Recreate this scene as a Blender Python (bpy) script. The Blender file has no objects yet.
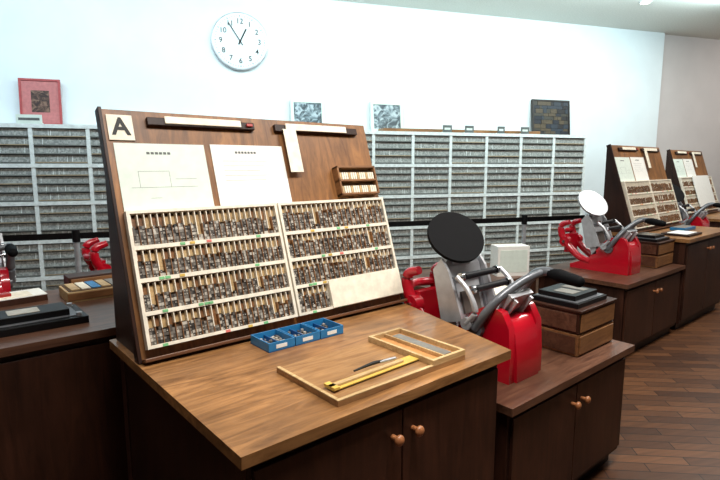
import bpy, bmesh, math, random
from mathutils import Matrix, Vector
random.seed(7)
sc = bpy.context.scene
sc.view_settings.view_transform = 'Standard'
sc.view_settings.exposure = 0.0

def lin(c):
    return tuple(((x/255)/12.92 if x/255 <= .04045 else ((x/255+.055)/1.055)**2.4) for x in c) + (1,)

# ---------------------------------------------------------------- materials
def plain(name, c, rough=.5, metal=0, noise=.08, nscale=30, emis=0, coat=0, spec=.5):
    m = bpy.data.materials.new(name); m.use_nodes = True
    nt = m.node_tree; b = nt.nodes['Principled BSDF']
    tc = nt.nodes.new('ShaderNodeTexCoord')
    n = nt.nodes.new('ShaderNodeTexNoise'); n.inputs['Scale'].default_value = nscale; n.inputs['Detail'].default_value = 4
    r = nt.nodes.new('ShaderNodeValToRGB')
    l = lin(c)
    r.color_ramp.elements[0].color = tuple(max(0, x*(1-noise*2)) for x in l[:3])+(1,)
    r.color_ramp.elements[1].color = tuple(min(1, x*(1+noise)) for x in l[:3])+(1,)
    r.color_ramp.elements[0].position = .3; r.color_ramp.elements[1].position = .7
    nt.links.new(tc.outputs['Object'], n.inputs['Vector'])
    nt.links.new(n.outputs['Fac'], r.inputs['Fac'])
    nt.links.new(r.outputs['Color'], b.inputs['Base Color'])
    b.inputs['Roughness'].default_value = rough; b.inputs['Metallic'].default_value = metal
    b.inputs['Coat Weight'].default_value = coat; b.inputs['Specular IOR Level'].default_value = spec
    if emis:
        b.inputs['Emission Color'].default_value = l; b.inputs['Emission Strength'].default_value = emis
    return m

def wood(name, c1, c2, scale=(2, 18, 18), rough=.35, spec=.5, blotch=.66):
    m = bpy.data.materials.new(name); m.use_nodes = True
    nt = m.node_tree; b = nt.nodes['Principled BSDF']
    tc = nt.nodes.new('ShaderNodeTexCoord'); mp = nt.nodes.new('ShaderNodeMapping')
    mp.inputs['Scale'].default_value = scale
    n = nt.nodes.new('ShaderNodeTexNoise'); n.inputs['Scale'].default_value = 1.6; n.inputs['Detail'].default_value = 8
    n.inputs['Distortion'].default_value = 1.2; n.inputs['Roughness'].default_value = .65
    r = nt.nodes.new('ShaderNodeValToRGB')
    r.color_ramp.elements[0].color = lin(c1); r.color_ramp.elements[1].color = lin(c2)
    r.color_ramp.elements[0].position = .32; r.color_ramp.elements[1].position = .68
    big = nt.nodes.new('ShaderNodeTexNoise'); big.inputs['Scale'].default_value = 3.2; big.inputs['Detail'].default_value = 5
    mix = nt.nodes.new('ShaderNodeMix'); mix.data_type = 'RGBA'; mix.blend_type = 'MULTIPLY'
    r2 = nt.nodes.new('ShaderNodeValToRGB')
    r2.color_ramp.elements[0].color = (blotch, blotch*.97, blotch*.94, 1); r2.color_ramp.elements[1].color = (1, 1, 1, 1)
    r2.color_ramp.elements[0].position = .35; r2.color_ramp.elements[1].position = .6
    L = nt.links.new
    L(tc.outputs['Object'], mp.inputs['Vector']); L(mp.outputs['Vector'], n.inputs['Vector'])
    L(tc.outputs['Object'], big.inputs['Vector']); L(big.outputs['Fac'], r2.inputs['Fac'])
    L(n.outputs['Fac'], r.inputs['Fac'])
    mix.inputs['Factor'].default_value = 1
    L(r.outputs['Color'], mix.inputs['A']); L(r2.outputs['Color'], mix.inputs['B'])
    L(mix.outputs['Result'], b.inputs['Base Color'])
    b.inputs['Roughness'].default_value = rough; b.inputs['Specular IOR Level'].default_value = spec
    bp = nt.nodes.new('ShaderNodeBump'); bp.inputs['Strength'].default_value = .08
    L(n.outputs['Fac'], bp.inputs['Height']); L(bp.outputs['Normal'], b.inputs['Normal'])
    return m

W_TOP = wood('wood_desktop', (116, 78, 44), (184, 134, 84), (2.2, 16, 16), .32, blotch=.6)
W_BOARD = wood('wood_board', (106, 68, 36), (164, 112, 62), (16, 2.2, 3), .45, blotch=.6)
W_DARK = wood('wood_dark_walnut', (34, 18, 12), (58, 33, 23), (14, 14, 1.6), .45, .3)
W_DARK2 = wood('wood_walnut_panel', (46, 25, 17), (74, 43, 30), (14, 14, 1.6), .42, .35)
W_EDGE = wood('wood_edge', (92, 56, 34), (128, 84, 52), (2, 20, 20), .4)
W_TAB = wood('wood_press_table', (76, 48, 36), (118, 82, 62), (2, 16, 16), .33)
W_LIGHT = wood('wood_light', (184, 150, 100), (226, 196, 146), (3, 22, 22), .5)
W_MID = wood('wood_mid', (118, 78, 46), (164, 116, 72), (3, 18, 18), .45)
W_PROOF = wood('wood_proof_board', (136, 96, 58), (184, 140, 92), (3, 20, 20), .4)
CREAM = plain('cream_card', (242, 234, 214), .6)
CREAMR = plain('cream_rail', (238, 230, 212), .55)
PAPER = plain('paper_white', (240, 240, 234), .7, noise=.02)
PAPER2 = plain('paper_grey', (220, 232, 222), .7, noise=.03)
INKG = plain('ink_grey', (96, 100, 98), .7)
INK = plain('ink_black', (14, 14, 14), .6)
SLOT = plain('slot_wood', (92, 68, 46), .7)
T1 = plain('type_metal_dark', (86, 80, 74), .45, .1)
T2 = plain('type_metal_mid', (126, 120, 112), .4, .1)
T3 = plain('type_metal_light', (192, 186, 174), .4, .1)
T4 = plain('type_metal_black', (50, 46, 42), .5)
GREEN = plain('label_green', (120, 190, 130), .6)
PINK = plain('label_pink', (225, 120, 110), .6)
YEL = plain('label_yellow', (214, 178, 84), .5)
RED = plain('red_enamel', (186, 12, 34), .22, 0, .04, 8, coat=.6)
REDB = plain('red_button', (170, 40, 34), .4)
SILVER = plain('cast_silver', (190, 192, 196), .38, .45, .08, 20)
STEEL = plain('steel_polished', (190, 192, 195), .18, 1, .03)
GREYM = plain('lever_grey', (112, 115, 120), .35, .4)
BLACK = plain('black_disc', (9, 9, 12), .7, spec=.12)
BLACKP = plain('black_plastic', (14, 14, 16), .4, spec=.3)
RUB = plain('roller_rubber', (20, 20, 24), .5, spec=.3)
BLUE = plain('blue_plastic', (40, 124, 180), .35)
BLUE2 = plain('blue_plastic_dark', (24, 84, 140), .4)
WHITEM = plain('white_enamel', (232, 238, 236), .45)
KNOB = wood('wood_knob', (140, 84, 50), (176, 116, 74), (20, 20, 20), .35)
GLOW = plain('lamp_glow',(255,250,235),.5,emis=4)
ORANGE = plain('galley_orange',(196,140,84),.5)

# ---------------------------------------------------------------- mesh builder
class MB:
    def __init__(s): s.v = []; s.f = []; s.m = []; s.fm = []; s.sm = []
    def mi(s, m):
        if m not in s.m: s.m.append(m)
        return s.m.index(m)
    def add(s, vs, fs, m, smooth=False, M=None):
        o = len(s.v)
        for p in vs:
            p = Vector(p)
            if M: p = M @ p
            s.v.append(tuple(p))
        k = s.mi(m)
        for f in fs:
            s.f.append([i+o for i in f]); s.fm.append(k); s.sm.append(smooth)
    def box(s, x0, x1, y0, y1, z0, z1, m, M=None):
        vs = [(x0,y0,z0),(x1,y0,z0),(x1,y1,z0),(x0,y1,z0),(x0,y0,z1),(x1,y0,z1),(x1,y1,z1),(x0,y1,z1)]
        s.add(vs, [(3,2,1,0),(4,5,6,7),(0,1,5,4),(1,2,6,5),(2,3,7,6),(3,0,4,7)], m, False, M)
    def prism(s, prof, axis, a0, a1, m, M=None, smooth=False):
        n = len(prof)
        def P(p, a): return (a,p[0],p[1]) if axis=='x' else ((p[0],a,p[1]) if axis=='y' else (p[0],p[1],a))
        vs = [P(p,a0) for p in prof]+[P(p,a1) for p in prof]
        s.add(vs, [list(range(n))[::-1], list(range(n,2*n))], m, False, M)
        s.add(vs, [(i,(i+1)%n,(i+1)%n+n,i+n) for i in range(n)], m, smooth, M)
    def ring(s, c, d, r, n):
        d = d.normalized(); a = d.orthogonal().normalized() if abs(d.z) > .95 else d.cross(Vector((0,0,1))).normalized()
        b = d.cross(a)
        return [c+a*r*math.cos(2*math.pi*i/n)+b*r*math.sin(2*math.pi*i/n) for i in range(n)]
    def cyl(s, p0, p1, r0, m, r1=None, n=24, M=None):
        r1 = r0 if r1 is None else r1
        p0, p1 = Vector(p0), Vector(p1); d = p1-p0
        a = s.ring(p0,d,r0,n); b = s.ring(p1,d,r1,n)
        s.add(a+b, [(i,(i+1)%n,(i+1)%n+n,i+n) for i in range(n)], m, True, M)
        s.add(a, [list(range(n))[::-1]], m, False, M); s.add(b, [list(range(n))], m, False, M)
    def tube(s, pts, r, m, n=12, sub=6, M=None, flat=1):
        pts = [Vector(p) for p in pts]
        rs = r if isinstance(r, (list,tuple)) else [r]*len(pts)
        P=[];R=[]
        e=[pts[0]*2-pts[1]]+pts+[pts[-1]*2-pts[-2]]
        for i in range(len(pts)-1):
            a,b,c,d = e[i],e[i+1],e[i+2],e[i+3]
            for k in range(sub):
                t=k/sub
                P.append(.5*((2*b)+(c-a)*t+(2*a-5*b+4*c-d)*t*t+(3*b-a-3*c+d)*t**3)); R.append(rs[i]*(1-t)+rs[i+1]*t)
        P.append(pts[-1]); R.append(rs[-1])
        vs=[]
        for i,p in enumerate(P):
            d = (P[min(i+1,len(P)-1)]-P[max(i-1,0)])
            vs += s.ring(p,d,R[i],n)
        L=len(P)
        s.add(vs, [(j*n+i, j*n+(i+1)%n, (j+1)*n+(i+1)%n, (j+1)*n+i) for j in range(L-1) for i in range(n)], m, True, M)
        s.add(vs[:n], [list(range(n))[::-1]], m, False, M); s.add(vs[-n:], [list(range(n))], m, False, M)
    def sphere(s, c, r, m, n=16, sc=(1,1,1), M=None):
        vs=[];fs=[];h=n//2
        for j in range(h+1):
            for i in range(n):
                th=math.pi*j/h; ph=2*math.pi*i/n
                vs.append((c[0]+sc[0]*r*math.sin(th)*math.cos(ph), c[1]+sc[1]*r*math.sin(th)*math.sin(ph), c[2]+sc[2]*r*math.cos(th)))
        for j in range(h):
            for i in range(n):
                fs.append((j*n+i,(j+1)*n+i,(j+1)*n+(i+1)%n,j*n+(i+1)%n))
        s.add(vs, fs, m, True, M)
    def mesh(s, name):
        me = bpy.data.meshes.new(name); me.from_pydata(s.v, [], s.f)
        for m in s.m: me.materials.append(m)
        me.polygons.foreach_set('material_index', s.fm); me.polygons.foreach_set('use_smooth', s.sm)
        bm = bmesh.new(); bm.from_mesh(me)
        bmesh.ops.recalc_face_normals(bm, faces=bm.faces)
        bm.to_mesh(me); bm.free(); me.update()
        return me
    def obj(s, name, M=None, bevel=0, parent=None):
        o = bpy.data.objects.new(name, s.mesh(name)); sc.collection.objects.link(o)
        if parent: o.parent = parent
        if M is not None: o.matrix_basis = M
        if bevel:
            b = o.modifiers.new('bevel','BEVEL'); b.width = bevel; b.segments = 2; b.limit_method='ANGLE'; b.angle_limit=math.radians(50)
        return o

def T(x,y,z): return Matrix.Translation((x,y,z))
def RX(a): return Matrix.Rotation(math.radians(a),4,'X')
def RY(a): return Matrix.Rotation(math.radians(a),4,'Y')
def RZ(a): return Matrix.Rotation(math.radians(a),4,'Z')

def text(name, body, size, M, mat, parent=None, ext=.0006, align='CENTER', bold=0):
    c = bpy.data.curves.new(name,'FONT'); c.body=body; c.size=size; c.align_x=align; c.align_y='CENTER'; c.extrude=ext; c.offset=bold
    c.materials.append(mat)
    o = bpy.data.objects.new(name,c); sc.collection.objects.link(o)
    if parent: o.parent=parent
    o.matrix_basis = M
    return o

# ---------------------------------------------------------------- camera
cam = bpy.data.cameras.new('camera'); co = bpy.data.objects.new('camera',cam); sc.collection.objects.link(co)
cam.lens=26; cam.sensor_width=36; cam.clip_start=.05; cam.clip_end=60
th=math.radians(8.2); d=Vector((.648*math.cos(th),.7615*math.cos(th),-math.sin(th)))
co.location=(0,0,1.5); co.rotation_euler=d.to_track_quat('-Z','Y').to_euler()
sc.camera=co

# ---------------------------------------------------------------- room (frame of the back wall)
WA=-22.77
WM = T(4.212,4.95,0) @ RZ(WA)      # local x along wall, -y towards room
H=3.4
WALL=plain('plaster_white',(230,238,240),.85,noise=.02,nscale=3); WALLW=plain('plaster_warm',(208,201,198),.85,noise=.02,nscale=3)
CEIL=plain('ceiling_plaster',(232,231,222),.9,noise=.05,nscale=60)
def floor_mat():
    m=bpy.data.materials.new('floor_planks'); m.use_nodes=True; nt=m.node_tree; b=nt.nodes['Principled BSDF']
    tc=nt.nodes.new('ShaderNodeTexCoord'); mp=nt.nodes.new('ShaderNodeMapping'); mp.inputs['Rotation'].default_value=(0,0,math.radians(22.77))
    br=nt.nodes.new('ShaderNodeTexBrick'); br.inputs['Scale'].default_value=1
    br.inputs['Brick Width'].default_value=.45; br.inputs['Row Height'].default_value=.075; br.inputs['Mortar Size'].default_value=.003
    br.inputs['Color1'].default_value=lin((80,50,32)); br.inputs['Color2'].default_value=lin((122,80,50)); br.inputs['Mortar'].default_value=lin((34,20,14))
    n=nt.nodes.new('ShaderNodeTexNoise'); n.inputs['Scale'].default_value=2
    mp2=nt.nodes.new('ShaderNodeMapping'); mp2.inputs['Rotation'].default_value=(0,0,math.radians(22.77)); mp2.inputs['Scale'].default_value=(2,25,1)
    mx=nt.nodes.new('ShaderNodeMix'); mx.data_type='RGBA'; mx.blend_type='MULTIPLY'; mx.inputs['Factor'].default_value=.6
    L=nt.links.new
    L(tc.outputs['Object'],mp.inputs['Vector']); L(mp.outputs['Vector'],br.inputs['Vector'])
    L(tc.outputs['Object'],mp2.inputs['Vector']); L(mp2.outputs['Vector'],n.inputs['Vector'])
    L(br.outputs['Color'],mx.inputs['A']); L(n.outputs['Fac'],mx.inputs['B']); L(mx.outputs['Result'],b.inputs['Base Color'])
    b.inputs['Roughness'].default_value=.4; b.inputs['Specular IOR Level'].default_value=.3
    return m
FL=floor_mat()
def room(name,args,mat):
    q=MB(); q.box(*args,mat); return q.obj(name,WM)
room('floor',(-8,9,-11,1.1,-.1,0),FL)
room('ceiling',(-8,9,-11,1.1,H,H+.1),CEIL)
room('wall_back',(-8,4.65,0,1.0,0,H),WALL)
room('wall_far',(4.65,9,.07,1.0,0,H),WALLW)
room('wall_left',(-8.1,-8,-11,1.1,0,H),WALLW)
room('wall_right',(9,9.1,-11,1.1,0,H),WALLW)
room('wall_front',(-8,9,-11.1,-11,0,H),WALLW)

# ---------------------------------------------------------------- shelving
def type_mat():
    m=bpy.data.materials.new('shelved_type'); m.use_nodes=True; nt=m.node_tree; b=nt.nodes['Principled BSDF']
    tc=nt.nodes.new('ShaderNodeTexCoord'); mp=nt.nodes.new('ShaderNodeMapping'); mp.inputs['Scale'].default_value=(70,1,60)
    v=nt.nodes.new('ShaderNodeTexVoronoi'); v.inputs['Scale'].default_value=1; v.inputs['Randomness'].default_value=.5
    r=nt.nodes.new('ShaderNodeValToRGB'); r.color_ramp.elements[0].color=lin((124,127,124)); r.color_ramp.elements[1].color=lin((166,168,163))
    r.color_ramp.elements[0].position=.2;r.color_ramp.elements[1].position=.9
    L=nt.links.new
    L(tc.outputs['Object'],mp.inputs['Vector']); L(mp.outputs['Vector'],v.inputs['Vector'])
    sp=nt.nodes.new('ShaderNodeSeparateColor'); L(v.outputs['Color'],sp.inputs['Color']); L(sp.outputs['Red'],r.inputs['Fac'])
    L(r.outputs['Color'],b.inputs['Base Color']); b.inputs['Roughness'].default_value=.6
    return m
ST=type_mat()
SHB=plain('shelf_back_grey',(104,106,102),.7)
SHL=plain('shelf_lip_tan',(146,130,106),.6)
q=MB()
rows=[1.88,1.5,1.13,.75,.38,.08]
x1=3.05; nb=15; bw=.5; D=.37
for i in range(nb+1):
    x=x1-i*bw; q.box(x-.018,x+.018,-D,-.01,0,1.88,WHITEM)
for z in rows:
    q.box(x1-nb*bw,x1,-D-.005,-.01,z-.024,z+.014,WHITEM)
q.box(x1-nb*bw,x1,-.03,-.01,.05,1.88,SHB)
for i in range(nb):
    xa=x1-(i+1)*bw+.02; xb=x1-i*bw-.02
    for k in range(5):
        zt=rows[k]-.027; zb=rows[k+1]+.016; h=(zt-zb)/4
        for j in range(4):
            z0=zb+j*h
            M=T(0,-.34,z0)@RX(-9)
            q.box(xa,xb,-.02,0,0.01,h*.9,ST,M)
            q.box(xa,xb,-.030,-.02,0,.011,SHB if (i+j)%3 else SHL,M)
            for _ in range(random.randint(0,3)):
                xx=random.uniform(xa,xb-.03)
                q.box(xx,xx+.004,-.023,-.02,.012,h*.84,WHITEM,M)
q.obj('type_storage_shelving',WM)
q=MB(); q.box(.2,2.38,-.30,-.10,1.895,1.935,W_MID); q.obj('storage_plank',WM,.003)

def frame(name,x,z,w,h,fm,inner,y=-.08,tilt=8,mat2=None,fw=.02):
    q=MB()
    q.box(-w/2,w/2,0,.015,0,h,fm)
    q.box(-w/2,-w/2+fw,-.012,0,0,h,fm); q.box(w/2-fw,w/2,-.012,0,0,h,fm)
    q.box(-w/2+fw,w/2-fw,-.012,0,0,fw,fm); q.box(-w/2+fw,w/2-fw,-.012,0,h-fw,h,fm)
    q.box(-w/2+fw,w/2-fw,-.003,0,fw,h-fw,inner)
    if mat2: q.box(-w*.22,w*.22,-.005,-.003,h*.28,h*.75,mat2)
    return q.obj(name,WM@T(x,y,z)@RX(-tilt))
def art_mat(name,c1,c2,c3,s):
    m=bpy.data.materials.new(name); m.use_nodes=True; nt=m.node_tree; b=nt.nodes['Principled BSDF']
    tc=nt.nodes.new('ShaderNodeTexCoord'); n=nt.nodes.new('ShaderNodeTexNoise'); n.inputs['Scale'].default_value=s; n.inputs['Detail'].default_value=6; n.inputs['Distortion'].default_value=1.5
    r=nt.nodes.new('ShaderNodeValToRGB')
    r.color_ramp.elements[0].color=lin(c1); r.color_ramp.elements[0].position=.40; e=r.color_ramp.elements[1]; e.color=lin(c2); e.position=.52
    e=r.color_ramp.elements.new(.62); e.color=lin(c3)
    L=nt.links.new; L(tc.outputs['Object'],n.inputs['Vector']); L(n.outputs['Fac'],r.inputs['Fac']); L(r.outputs['Color'],b.inputs['Base Color'])
    return m
frame('framed_picture',-3.41,1.90,.37,.46,plain('red_frame',(176,74,74),.5),plain('mount_pink',(192,116,114),.6),mat2=art_mat('art_a',(50,34,30),(84,60,50),(130,100,84),18),tilt=4)
frame('framed_print',-.66,1.90,.40,.36,PAPER2,art_mat('art_b',(50,62,68),(112,128,136),(176,188,194),14),tilt=8,fw=.035)
frame('framed_print',.33,1.90,.42,.37,PAPER2,art_mat('art_c',(64,74,80),(124,138,144),(184,194,198),12),tilt=8,fw=.035)
# collage of printing blocks
q=MB(); w_,h_=.60,.48; FR=plain('dark_frame',(44,38,34),.5)
q.box(-.3,.3,0,.02,0,h_,FR)
for a in ((-.3,-.28,0,h_),(.28,.3,0,h_),(-.28,.28,0,.02),(-.28,.28,h_-.02,h_)): q.box(a[0],a[1],-.015,0,a[2],a[3],FR)
cm=[plain('block_%d'%i,c,.5) for i,c in enumerate(((20,28,38),(36,46,56),(54,52,44),(76,64,46),(24,24,26)))]
rnd=random.Random(3); zz=.022
while zz<h_-.05:
    hh=rnd.uniform(.03,.07); hh=min(hh,h_-.022-zz); xx=-.278
    while xx<.26:
        ww=min(rnd.uniform(.03,.12),.278-xx); q.box(xx,xx+ww-.003,-.006-rnd.uniform(0,.006),0,zz,zz+hh-.003,rnd.choice(cm)); xx+=ww
    zz+=hh
q.obj('framed_collage',WM@T(2.72,-.08,1.90)@RX(-6))
for s,w in ((-3.45,.22),(-3.95,.2),(1.0,.12),(1.3,.12),(1.75,.1),(2.1,.12)):
    q=MB(); q.box(-w/2,w/2,-.008,.0,0,.085,PAPER2 if w>.15 else INKG); q.box(-w/2+.02,w/2-.02,-.0085,-.008,.03,.055,INKG if w>.15 else PAPER2); q.box(-w/2,w/2,0,.04,0,.006,PAPER2)
    q.obj('shelf_label',WM@T(s,-.37+.01,1.895))

# clock
q=MB(); R=.31
q.cyl((0,0,0),(0,-.04,0),R,SILVER,n=64)
q.cyl((0,-.04,0),(0,-.045,0),R,SILVER,R*.96,n=64)
q.cyl((0,-.0455,0),(0,-.0465,0),R*.93,plain('clock_face',(222,230,232),.4,noise=.01),n=64)
for i in range(60):
    M=RY(i*6)
    q.box(-.0015 if i%5 else -.004,.0015 if i%5 else .004,-.0485,-.0465,R*.84,R*.89,INKG,M)
q.box(-.008,.008,-.052,-.049,-.04,.15,INK,RY(27))
q.box(-.005,.005,-.056,-.053,-.05,.225,INK,RY(-33))
q.cyl((0,-.0465,0),(0,-.058,0),.012,INK)
clk=q.obj('wall_clock',WM@T(-1.41,0,2.86))
for i in range(1,13):
    a=math.radians(i*30)
    text('numeral_%d'%i,str(i),.078,T(math.sin(a)*R*.68,-.049,math.cos(a)*R*.68)@RX(90),INK,clk,ext=.001,bold=.0004)

# barrier
q=MB()
zb=.93
for x in (-2.9,-.9,1.35,3.2):
    q.cyl((x,0,0),(x,0,.02),.16,SILVER,.15); q.cyl((x,0,.02),(x,0,.97),.022,SILVER); q.cyl((x,0,.88),(x,0,.98),.03,BLACKP)
for a,b in ((-2.9,-.9),(-.9,1.35),(1.35,3.2),(-5,-2.9)):
    q.box(a,b,-.002,.002,zb-.025,zb+.025,BLACKP)
q.obj('belt_barrier',WM@T(0,-1.5,0))

# ---------------------------------------------------------------- composing desk
ang=math.degrees(math.atan2(.28,.845))
def board_matrix(x0,yb):   # u -> X, w -> up slope (local z), n -> towards viewer (local -y)
    return T(x0,yb,.85)@RX(-ang)
MB0=RX(-ang)
def knob(q,x,y,z):
    q.cyl((x,y,z),(x,y-.02,z),.008,KNOB); q.sphere((x,y-.03,z),.017,KNOB,sc=(1,.7,1))
def cabinet(x0,x1,y0,y1,ztop,topmat,split=None,poly=None):
    q=MB()
    th_=.032
    poly=poly or [(x0,y0),(x1,y0),(x1,y1),(x0,y1)]
    q.prism(poly,'z',ztop-th_,ztop,topmat)
    xs=[p[0] for p in poly]; 
    cx=sum(xs)/len(xs)
    body=[(x0+.03,y0+.035),(x1-.03,y0+.035),(x1-.03,y1-.03),(x0+.03,y1-.03)]
    if len(poly)==5:
        body=[(x0+.03,y0+.035),(poly[1][0]-.03,y0+.035),(poly[2][0]-.03,poly[2][1]),(poly[3][0]-.03,y1-.03),(x0+.03,y1-.03)]
        x1f=poly[1][0]
    else: x1f=x1
    q.prism(body,'z',.07,ztop-th_,W_DARK)
    kb=[(p[0]+(.02 if p[0]<cx else -.02),p[1]+(.03 if p[1]<y0+.2 else -.02)) for p in body]
    q.prism(kb,'z',0,.07,BLACKP)
    s=split or (x0+x1f)/2
    yf=y0+.035
    for a,b in ((x0+.045,s-.003),(s+.003,x1f-.045)):
        q.box(a,b,yf-.014,yf,.10,ztop-th_-.03,W_DARK2)
    for kx in (s-.042,s+.042): knob(q,kx,yf-.014,ztop-.135)
    q.box(x0+.026,x0+.03,yf,yf+.05,.07,ztop-th_,W_DARK2); q.box(x0+.026,x0+.03,y1-.08,y1-.03,.07,ztop-th_,W_DARK2)
    return q

def fill_row(q,u0,u1,w0,w1,n,frac,M,seed,nmax=.028):
    rnd=random.Random(seed)
    p=(u1-u0)/n
    q.box(u0,u1,-.006,-.003,w0,w1,SLOT,M)
    for i in range(n):
        a=u0+i*p
        f=frac*(rnd.uniform(.9,1.1)); 
        if rnd.random()<.05: f=.2
        hh=(w1-w0)*min(f,.96); cell=.0115
        q.box(a+p*.02,a+p*.12,-nmax-.001,-.006,w0,w0+hh,W_MID,M)
        q.box(a+p*.02,a+p*.16,-nmax-.001,-.006,w0+hh,w1-.003,CREAMR,M)
        q.box(a+p*.24,a+p*.95,-.014,-.006,w0+hh,w1-.012,W_LIGHT if rnd.random()<.75 else W_MID,M)
        k=max(1,int(round(hh/cell)))
        for c in range(2):
            aa=a+p*(.15+.42*c)
            kk=max(1,k-rnd.choice((0,0,1)))
            for j in range(kk):
                mt=rnd.choices((T1,T2,T3,T4),(3.2,4.0,2.0,2.0))[0]
                dd=rnd.uniform(.022,nmax-.001)
                q.box(aa,aa+p*.41,-dd,-.006,w0+.001+j*cell,w0+.001+(j+.92)*cell,mt,M)
                if mt is not T3 and rnd.random()<.4:
                    q.box(aa+p*.1,aa+p*.28,-dd-.0006,-dd,w0+.0035+j*cell,w0+.0065+j*cell,T3,M)

def type_case(x0,yb,u0,u1,w0,w1,n,frac,seed,blank=None,nrow=4):
    M=MB0
    q=MB(); dz=.034
    e=.011
    q.box(u0,u1,-.003,-.0003,w0,w1,W_MID,M)
    q.box(u0,u1,-dz,-.003,w0,w0+e,CREAMR,M); q.box(u0,u1,-dz,-.003,w1-e,w1,CREAMR,M)
    q.box(u0,u0+e,-dz,-.003,w0+e,w1-e,CREAMR,M); q.box(u1-e,u1,-dz,-.003,w0+e,w1-e,CREAMR,M)
    ph=(w1-w0-2*e)/nrow
    for r in range(nrow):
        wa=w0+e+r*ph; wb=wa+ph-(.014 if r<nrow-1 else 0)
        if r<nrow-1: q.box(u0+e,u1-e,-dz+.001,-.003,wb,wb+.014,CREAMR,M)
        ua,ub=u0+e,u1-e
        if blank and r==0:
            q.box(u0+.17,u1-.004,-dz-.006,-dz,wa-.008,wb+.012,CREAM,M)
            q.box(u0+.17,u1-e,-dz,-.003,wa,wb,CREAM,M)
            ub=u0+.168
        nn=max(3,int(n*(ub-ua)/(u1-u0-2*e)))
        fill_row(q,ua,ub,wa,wb,nn,frac,M,seed*10+r)
        rnd=random.Random(seed+r)
        for _ in range(4):
            x=rnd.uniform(u0+.03,u1-.05)
            q.box(x,x+.018,-dz-.001,-dz+.001,wa-.011,wa-.002,rnd.choice((GREEN,GREEN,PINK,YEL)),M)
    return q.obj('type_case',T(x0,yb,.85))

def stand(q,x0,x1,yb):
    y2=yb+.28; y3=yb+.31
    q.prism([(yb+.02,.85),(y2+.012,1.69),(y3,1.69),(y3,.85)],'x',x0+.008,x1-.008,W_DARK)
    M=board_matrix(0,yb)
    q.box(x0,x1,0,.02,0,.89,W_BOARD,M)
    q.box(x0,x1,-.045,0,.0,.012,W_EDGE,M)
    q.box(x0-.012,x0,-.012,.03,0,.893,W_DARK,M)

def onboard(name,x0,yb,boxes,bevel=0):
    q=MB()
    for b in boxes: q.box(*b[:6],b[6],MB0)
    return q.obj(name,T(x0,yb,.85),bevel)

def desk(x0,y0,yb,full=True,xr=None):
    x1=x0+1.21
    y3=yb+.31
    poly=[(x0-.015,y0),(xr or x1,y0),(x1,yb),(x1,y3+.01),(x0-.015,y3+.01)] if xr else None
    q=cabinet(x0-.015,x1,y0,y3+.01,.85,W_TOP,split=(x0+.52 if xr else None),poly=poly)
    stand(q,x0,x1,yb)
    q.obj('composing_desk',None,.003)
    sd=int(x0*10)
    type_case(x0,yb,.018,.606,.04,.512,25,.58,sd+1)
    type_case(x0,yb,.614,1.202,.04,.512,22,.72,sd+2,blank=full)
    onboard('instruction_sheet',x0,yb,[(.023,.352,-.003,-.0003,.515,.765,PAPER2)]+
        [(.13+.015*i,.141+.015*i,-.0036,-.003,.724,.733,INKG) for i in range(6)]+
        [(.06,.30,-.0034,-.003,.60,.6009,INKG),(.09,.0909,-.0034,-.003,.60,.66,INKG),(.09,.20,-.0034,-.003,.66,.6609,INKG),(.20,.2009,-.0034,-.003,.60,.66,INKG),(.22,.30,-.0034,-.003,.63,.6309,INKG),(.12,.16,-.0034,-.003,.56,.5609,INKG)])
    onboard('instruction_sheet',x0,yb,[(.378,.705,-.003,-.0003,.515,.768,PAPER)]+
        [(.48+.014*i,.490+.014*i,-.0036,-.003,.732,.741,INKG) for i in range(7)]+
        [(.42,.62-.02*(i%3),-.0034,-.003,.70-.02*i,.7009-.02*i,INKG) for i in range(5)])
    onboard('copy_holder',x0,yb,[(.147,.583,-.018,-.0003,.832,.862,W_DARK),(.21,.52,-.024,-.018,.838,.866,CREAM),(.545,.572,-.026,-.018,.842,.855,REDB)],.002)
    onboard('copy_holder',x0,yb,[(.683,1.14,-.018,-.0003,.832,.862,W_DARK),(.735,1.07,-.024,-.018,.836,.866,CREAM),(.715,.78,-.027,-.024,.645,.838,CREAM),(.715,.78,-.024,-.001,.838,.84,CREAM)],.001)
    M=MB0
    if full:
        q=MB(); u0,u1,w0,w1=.955,1.185,.532,.668
        q.box(u0,u1,-.004,-.0003,w0,w1,W_MID,M)
        for a in (w0,(w0+w1)/2-.004,w1-.008): q.box(u0,u1,-.04,-.004,a,a+.008,W_MID,M)
        q.box(u0,u0+.008,-.04,-.004,w0,w1,W_MID,M); q.box(u1-.008,u1,-.04,-.004,w0,w1,W_MID,M)
        for a in (w0+.008,(w0+w1)/2+.004):
            q.box(u0+.01,u1-.01,-.012,-.004,a,a+.052,SLOT,M)
            for i in range(16):
                x=u0+.012+i*.0131
                q.box(x,x+.009,-.034,-.012,a,a+.034,CREAM if i%4 else W_LIGHT,M)
        q.obj('spacing_rack',T(x0,yb,.85))
        q=MB(); q.box(.012,.098,-.006,-.0003,.775,.868,CREAM,M)
        o=q.obj('letter_sign',T(x0,yb,.85))
        text('letter','A',.088,M@T(.055,-.0068,.822)@RX(90),INK,o,ext=.0006,bold=.0022)
desk(.515,1.0,1.72,True,xr=1.556)
desk(5.16,1.57,2.05,False)
desk(7.40,1.92,2.30,False)

# press tables
def table(x0,x1,y0,y1,z=.62):
    return cabinet(x0,x1,y0,y1,z,W_TAB).obj('press_table',None,.003)
q=cabinet(1.58,2.635,1.0,1.70,.62,W_TAB); q.box(1.76,2.635,1.70,2.0,.588,.62,W_TAB); q.box(1.79,2.6,1.67,1.97,.07,.588,W_DARK); q.obj('press_table',None,.003)
table(3.95,5.14,1.58,2.35)
table(6.40,7.36,1.75,2.45)
table(-1.4,1.45,2.19,3.08,.85)
table(-.5,1.7,3.25,4.1)
table(2.75,3.9,2.25,2.95)

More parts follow.
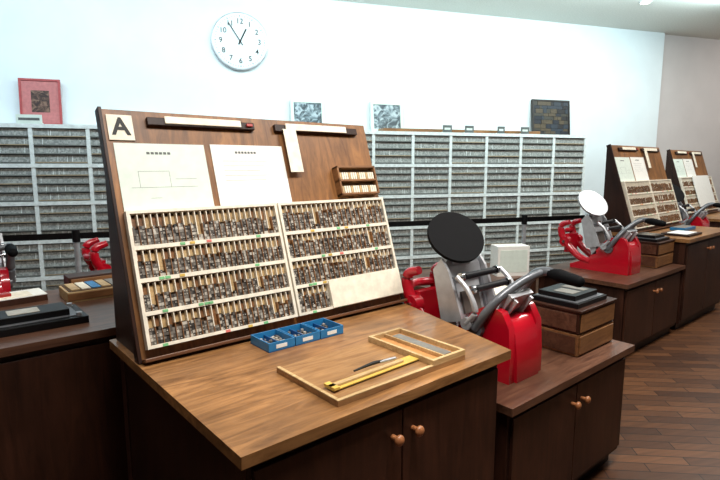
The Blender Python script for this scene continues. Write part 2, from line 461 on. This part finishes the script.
# ---------------------------------------------------------------- printing press
def press_mesh(disc,rim):
    q=MB()
    prof=[(-.22,0),(.26,0),(.27,.03),(.20,.06),(.12,.09),(.07,.15),(.02,.21),(-.03,.265),(-.08,.295),(-.13,.305),(-.175,.29),(-.21,.23),(-.22,.10)]
    for xa,xb in ((-.12,-.08),(.08,.12)):
        q.prism(prof,'x',xa,xb,RED,smooth=True)
    hood=[(-.232,0.0),(-.15,0),(-.12,.12),(-.08,.20),(-.09,.235),(-.14,.262),(-.185,.252),(-.215,.20),(-.228,.1)]
    q.prism(hood,'x',-.081,.081,RED,smooth=True)
    q.box(-.115,.115,.20,.27,0,.035,RED)
    # rear red cradle arms
    for x in (-.10,.10):
        q.tube([(x,.10,.07),(x,.20,.10),(x,.30,.18),(x,.37,.28),(x,.37,.36),(x,.30,.39)],[.028,.03,.03,.03,.026,.02],RED)
        q.cyl((x-.026,.33,.22),(x+.026,.33,.22),.045,RED)
    q.tube([(-.10,.37,.30),(0,.40,.30),(.10,.37,.30)],.022,RED)
    q.box(-.08,.08,.31,.35,.12,.28,RED)
    q.cyl((-.14,.33,.22),(.14,.33,.22),.012,STEEL)
    # bed
    M=T(0,.06,.14)@RX(-16)
    q.box(-.12,.12,-.02,.025,0,.30,SILVER,M)
    q.box(-.105,.105,-.034,-.02,.02,.038,GREYM,M); q.box(-.105,.105,-.034,-.02,.235,.252,GREYM,M)
    q.box(-.105,-.09,-.034,-.02,.038,.235,GREYM,M); q.box(.09,.105,-.034,-.02,.038,.235,GREYM,M)
    q.box(-.06,.06,-.032,-.02,.08,.18,T1,M)
    q.prism([(-.12,.30),(.12,.30),(.07,.37),(-.07,.37)],'y',-.016,.02,SILVER,M)
    for x in (-.138,.124): q.prism([(-.07,.06),(.05,.06),(.04,.30),(-.02,.34),(-.045,.28)],'x',x,x+.014,SILVER,M)
    for x in (-.06,0,.06): q.box(x-.007,x+.007,.025,.05,.02,.27,SILVER,M)
    # platen
    M2=T(0,-.07,.19)@RX(34)
    q.box(-.078,.078,-.014,.014,0,.20,SILVER,M2)
    q.box(-.07,.07,.014,.018,.02,.18,PAPER,M2)
    for x in (-.06,.05): q.box(x,x+.012,-.035,-.014,.0,.19,SILVER,M2)
    # ink disc
    dc=Vector((-.035,.14,.56)); nrm=Vector((-.30,-.66,.62)).normalized()
    q.cyl(dc-nrm*.010,dc+nrm*.008,.132,disc,n=56)
    q.cyl(dc-nrm*.016,dc-nrm*.010,.12,rim,.13,n=56)
    q.cyl(dc-nrm*.06,dc-nrm*.016,.024,SILVER)
    q.tube([(-.02,.15,.46),(-.02,.18,.49),tuple(dc-nrm*.05)],.02,SILVER)
    q.box(-.065,.065,.12,.17,.44,.49,SILVER)
    # roller arms + rollers
    for x in (-.155,.155):
        q.tube([(x,-.03,.22),(x,-.07,.28),(x,-.03,.36),(x,.03,.41)],[.015,.013,.011,.010],SILVER)
        q.cyl((x-.012,-.03,.22),(x+.012,-.03,.22),.026,SILVER)
    q.cyl((-.165,-.03,.22),(.165,-.03,.22),.009,STEEL)
    for (y,z) in ((-.03,.36),(.03,.405)):
        q.cyl((-.165,y,z),(.165,y,z),.005,STEEL,n=12); q.cyl((-.105,y,z),(.105,y,z),.015,RUB)
        for x in (-.125,.125): q.cyl((x-.007,y,z),(x+.007,y,z),.019,STEEL)
    # big lever (arched bar with black grip) + pivot bosses
    q.cyl((-.135,-.06,.20),(.145,-.06,.20),.014,STEEL)
    for x in (-.132,.132): q.cyl((x-.012,-.06,.20),(x+.012,-.06,.20),.034,GREYM)
    q.tube([(.140,-.06,.20),(.142,-.085,.29),(.142,-.12,.37),(.138,-.17,.42),(.132,-.23,.435),(.13,-.28,.425)],[.021,.023,.022,.021,.019,.016],GREYM)
    q.tube([(-.140,-.06,.20),(-.135,-.11,.28),(-.09,-.15,.35),(.02,-.18,.405),(.13,-.20,.43)],[.019,.019,.018,.017,.015],GREYM)
    q.tube([(.13,-.23,.43),(.13,-.28,.425),(.13,-.36,.415)],[.020,.029,.024],BLACK)
    q.sphere((.13,-.36,.415),.024,BLACK)
    return q
p1=press_mesh(BLACK,BLACK).mesh('printing_press')
p2=press_mesh(SILVER,SILVER).mesh('printing_press_silver')
def place_press(me,x,y,z=.62,rz=0):
    o=bpy.data.objects.new('hand_printing_press',me); sc.collection.objects.link(o); o.location=(x,y,z); o.rotation_euler=(0,0,math.radians(rz))
    b=o.modifiers.new('bevel','BEVEL'); b.width=.004; b.segments=2; b.limit_method='ANGLE'; b.angle_limit=math.radians(50)
    return o
place_press(p1,1.87,1.35); place_press(p2,4.406,1.943); place_press(p1,6.85,2.15)
place_press(p1,1.19,3.62,rz=90); place_press(p1,.235,3.66)

# drawer boxes with black trays
def boxes(x,y,z=.62,w=.36,dp=.28):
    q=MB()
    h=.105
    for i in range(2):
        z0=i*h
        q.box(0,w,0,dp,z0+.004,z0+h,W_DARK2 if i==1 else W_MID)
        q.box(.012,w-.012,-.006,0,z0+.012,z0+h-.008,W_MID)
        q.box(-.004,0,.012,dp-.012,z0+.014,z0+h-.01,W_TAB)
    q.box(-.005,w+.005,-.01,dp+.005,2*h,2*h+.012,W_DARK2)
    q.box(.01,w-.01,.01,dp-.01,0,.004,W_DARK)
    q.obj('drawer_box',T(x,y,z),.003)
    q=MB()
    q.box(.02,w-.05,.02,dp-.02,0,.022,BLACKP); q.box(.03,w-.06,.03,dp-.03,.022,.026,GREYM)
    q.box(.05,w-.09,.05,dp-.04,.026,.05,BLACKP); q.box(.08,w-.2,.08,dp-.10,.05,.052,T2); q.box(w-.17,w-.12,.08,dp-.08,.05,.052,T2)
    q.obj('ink_tray',T(x,y,z+.222),.003)
boxes(2.25,1.10); boxes(4.78,1.69)

# white carton & papers behind
q=MB(); q.box(0,.27,0,.14,0,.24,PAPER); q.box(.02,.25,-.002,0,.03,.21,PAPER2); q.box(.05,.22,.03,.11,.24,.241,PAPER2)
q.obj('white_carton',T(3.46,2.38,.62)@RZ(-30),.003)
q=MB()
for i in range(6): q.box(0,.3,0,.21,i*.004,i*.004+.003,PAPER if i%2 else CREAM,RZ(i*3))
q.obj('paper_stack',T(3.0,2.35,.62))
q=MB(); q.box(0,.35,0,.22,0,.08,W_MID); q.box(.02,.33,.02,.20,.08,.085,W_DARK); q.obj('drawer_box',T(2.1,1.76,.62),.003)
q=MB()
q.box(0,.22,0,.2,0,.22,W_DARK2); q.box(-.004,0,.01,.19,.01,.10,W_MID); q.box(-.004,0,.01,.19,.115,.21,W_MID); q.box(0,.22,0,.2,.22,.224,PAPER); q.box(.01,.21,.02,.18,.224,.227,CREAM)
q.obj('paper_box',T(2.2,1.47,.62))

# left background table
Z=.85
q=MB(); q.box(0,.36,0,.24,0,.03,BLACKP); q.box(.03,.33,.03,.21,.03,.034,GREYM); q.box(.05,.30,.05,.19,.034,.06,BLACKP); q.box(.09,.2,.08,.16,.06,.063,T3)
for x in (.03,.33):
    for y in (.03,.21): q.cyl((x,y,.03),(x,y,.045),.012,SILVER)
q.obj('ink_tray',T(.14,2.33,Z),.003)
q=MB(); q.box(0,.26,0,.2,0,.05,W_LIGHT); q.box(.01,.25,.01,.19,.05,.054,SLOT); q.box(0,.26,-.004,0,.01,.045,W_MID)
for i in range(5): q.box(.02+i*.046,.06+i*.046,.02,.18,.054,.06,(W_LIGHT,CREAM,BLUE,W_LIGHT,T2)[i])
q.obj('type_box',T(.50,2.72,Z),.003)
q=MB(); q.box(0,.24,0,.12,0,.08,W_DARK2); q.box(.01,.23,-.004,0,.01,.07,W_MID); q.obj('drawer_box',T(.55,2.94,Z),.003)
q=MB(); q.box(0,.26,0,.16,0,.03,W_DARK2); q.box(.0,.26,.0,.16,.03,.034,PAPER); q.box(.03,.2,.01,.12,.034,.037,CREAM)
q.box(.05,.12,.04,.08,.037,.05,REDB)
q.obj('paper_stack',T(.18,2.84,Z)@RZ(4))
q=MB(); q.box(0,.2,0,.14,0,.003,PAPER); q.box(.02,.21,.01,.13,.003,.005,CREAM); q.obj('paper_stack',T(.20,2.62,Z)@RZ(-5))

# ---------------------------------------------------------------- items on desk A
for i in range(3):
    q=MB(); w=.108; dp=.13; h=.034; t=.004
    q.box(0,w,0,dp,0,t,BLUE2)
    q.box(0,w,0,t,t,h,BLUE); q.box(0,w,dp-t,dp,t,h,BLUE); q.box(0,t,t,dp-t,t,h,BLUE); q.box(w-t,w,t,dp-t,t,h,BLUE)
    q.box(.03,.075,-.001,0,.01,.024,PAPER)
    q.box(w/2-.002,w/2+.002,t,dp-t,t,h*.7,BLUE2)
    rnd=random.Random(i)
    for a in range(9):
        for b in range(10):
            if rnd.random()<(.8 if i==0 else .45): q.box(.008+a*.0105,.017+a*.0105,.01+b*.011,.019+b*.011,t,t+rnd.uniform(.006,.016),rnd.choice((T2,T1,T3)))
    q.obj('blue_parts_tray',T(.885+i*.112,1.53,.85),.001)

q=MB()
q.box(0,.545,0,.315,0,.016,W_PROOF)
q.box(0,.545,0,.012,.016,.02,W_LIGHT); q.box(0,.012,.012,.315,.016,.02,W_LIGHT)
q.box(.385,.545,0,.012,.02,.036,W_LIGHT); q.box(.385,.545,.303,.315,.016,.036,W_LIGHT); q.box(.385,.396,.012,.303,.016,.036,W_LIGHT); q.box(.534,.545,.012,.303,.016,.036,W_LIGHT)
q.box(.396,.534,.012,.303,.016,.019,ORANGE)
q.box(.455,.461,.012,.303,.019,.032,W_LIGHT)
q.box(.47,.51,.03,.28,.019,.028,T2)
q.obj('proof_board',T(.815,1.05,.85),.0015)
q=MB()
q.box(0,.36,0,.042,0,.003,YEL); q.box(0,.30,.012,.028,.003,.010,W_LIGHT); q.box(0,.02,-.004,.046,.003,.010,YEL)
q.tube([(.12,.05,.012),(.2,.045,.018),(.27,.04,.012)],[.003,.006,.003],INK,n=8); q.cyl((.22,.042,.016),(.29,.04,.012),.005,SILVER,n=10)
q.obj('composing_rule',T(.84,1.10,.8715)@RZ(2),0)
# desk B/C clutter
q=MB(); q.box(0,.3,0,.14,0,.03,BLUE); q.box(.01,.29,.01,.13,.03,.034,T2); q.obj('blue_parts_tray',T(5.75,1.8,.85),.002)
q=MB(); q.box(0,.34,0,.24,0,.02,W_DARK); q.box(.03,.3,.03,.2,.02,.024,PAPER); q.obj('paper_tray',T(5.3,1.62,.85),.002)
onboard('white_sheet',7.4,2.30,[(.38,1.0,-.055,-.045,.10,.52,PAPER)])

# ceiling downlights
for x,y in ((6.74,2.74),(4.6,3.3)):
    q=MB(); q.cyl((0,0,0),(0,0,-.012),.07,WHITEM,.065); q.cyl((0,0,-.012),(0,0,-.014),.05,GLOW)
    q.obj('ceiling_downlight',T(x,y,H))

# ---------------------------------------------------------------- lights
def area(name,M,sx,sy,power,col):
    l=bpy.data.lights.new(name,'AREA'); l.shape='RECTANGLE'; l.size=sx; l.size_y=sy; l.energy=power; l.color=col
    o=bpy.data.objects.new(name,l); sc.collection.objects.link(o); o.matrix_world=M; return o
for x,p,c in ((-5.2,24,(.66,.83,1)),(-3.0,28,(.70,.90,1)),(-.8,36,(.75,.96,1.0)),(1.4,36,(.75,.97,1.0)),(3.2,32,(.74,.95,1))):
    area('wall_washer',WM@T(x,-1.5,3.3)@RX(52),2.0,.25,p,c)
area('wall_washer',WM@T(6.8,-1.3,3.3)@RX(50),1.6,.25,14,(1,.96,.93))
for x,y,p in ((.9,.4,86),(2.6,.7,66),(5.2,1.0,52),(.0,2.4,24),(7.6,1.4,42)):
    area('ceiling_panel',T(x,y,3.34),1.2,.5,p,(1.0,.96,.90))
w=bpy.data.worlds.new('world'); sc.world=w; w.use_nodes=True
w.node_tree.nodes['Background'].inputs[0].default_value=(.8,.88,1,1); w.node_tree.nodes['Background'].inputs[1].default_value=.1
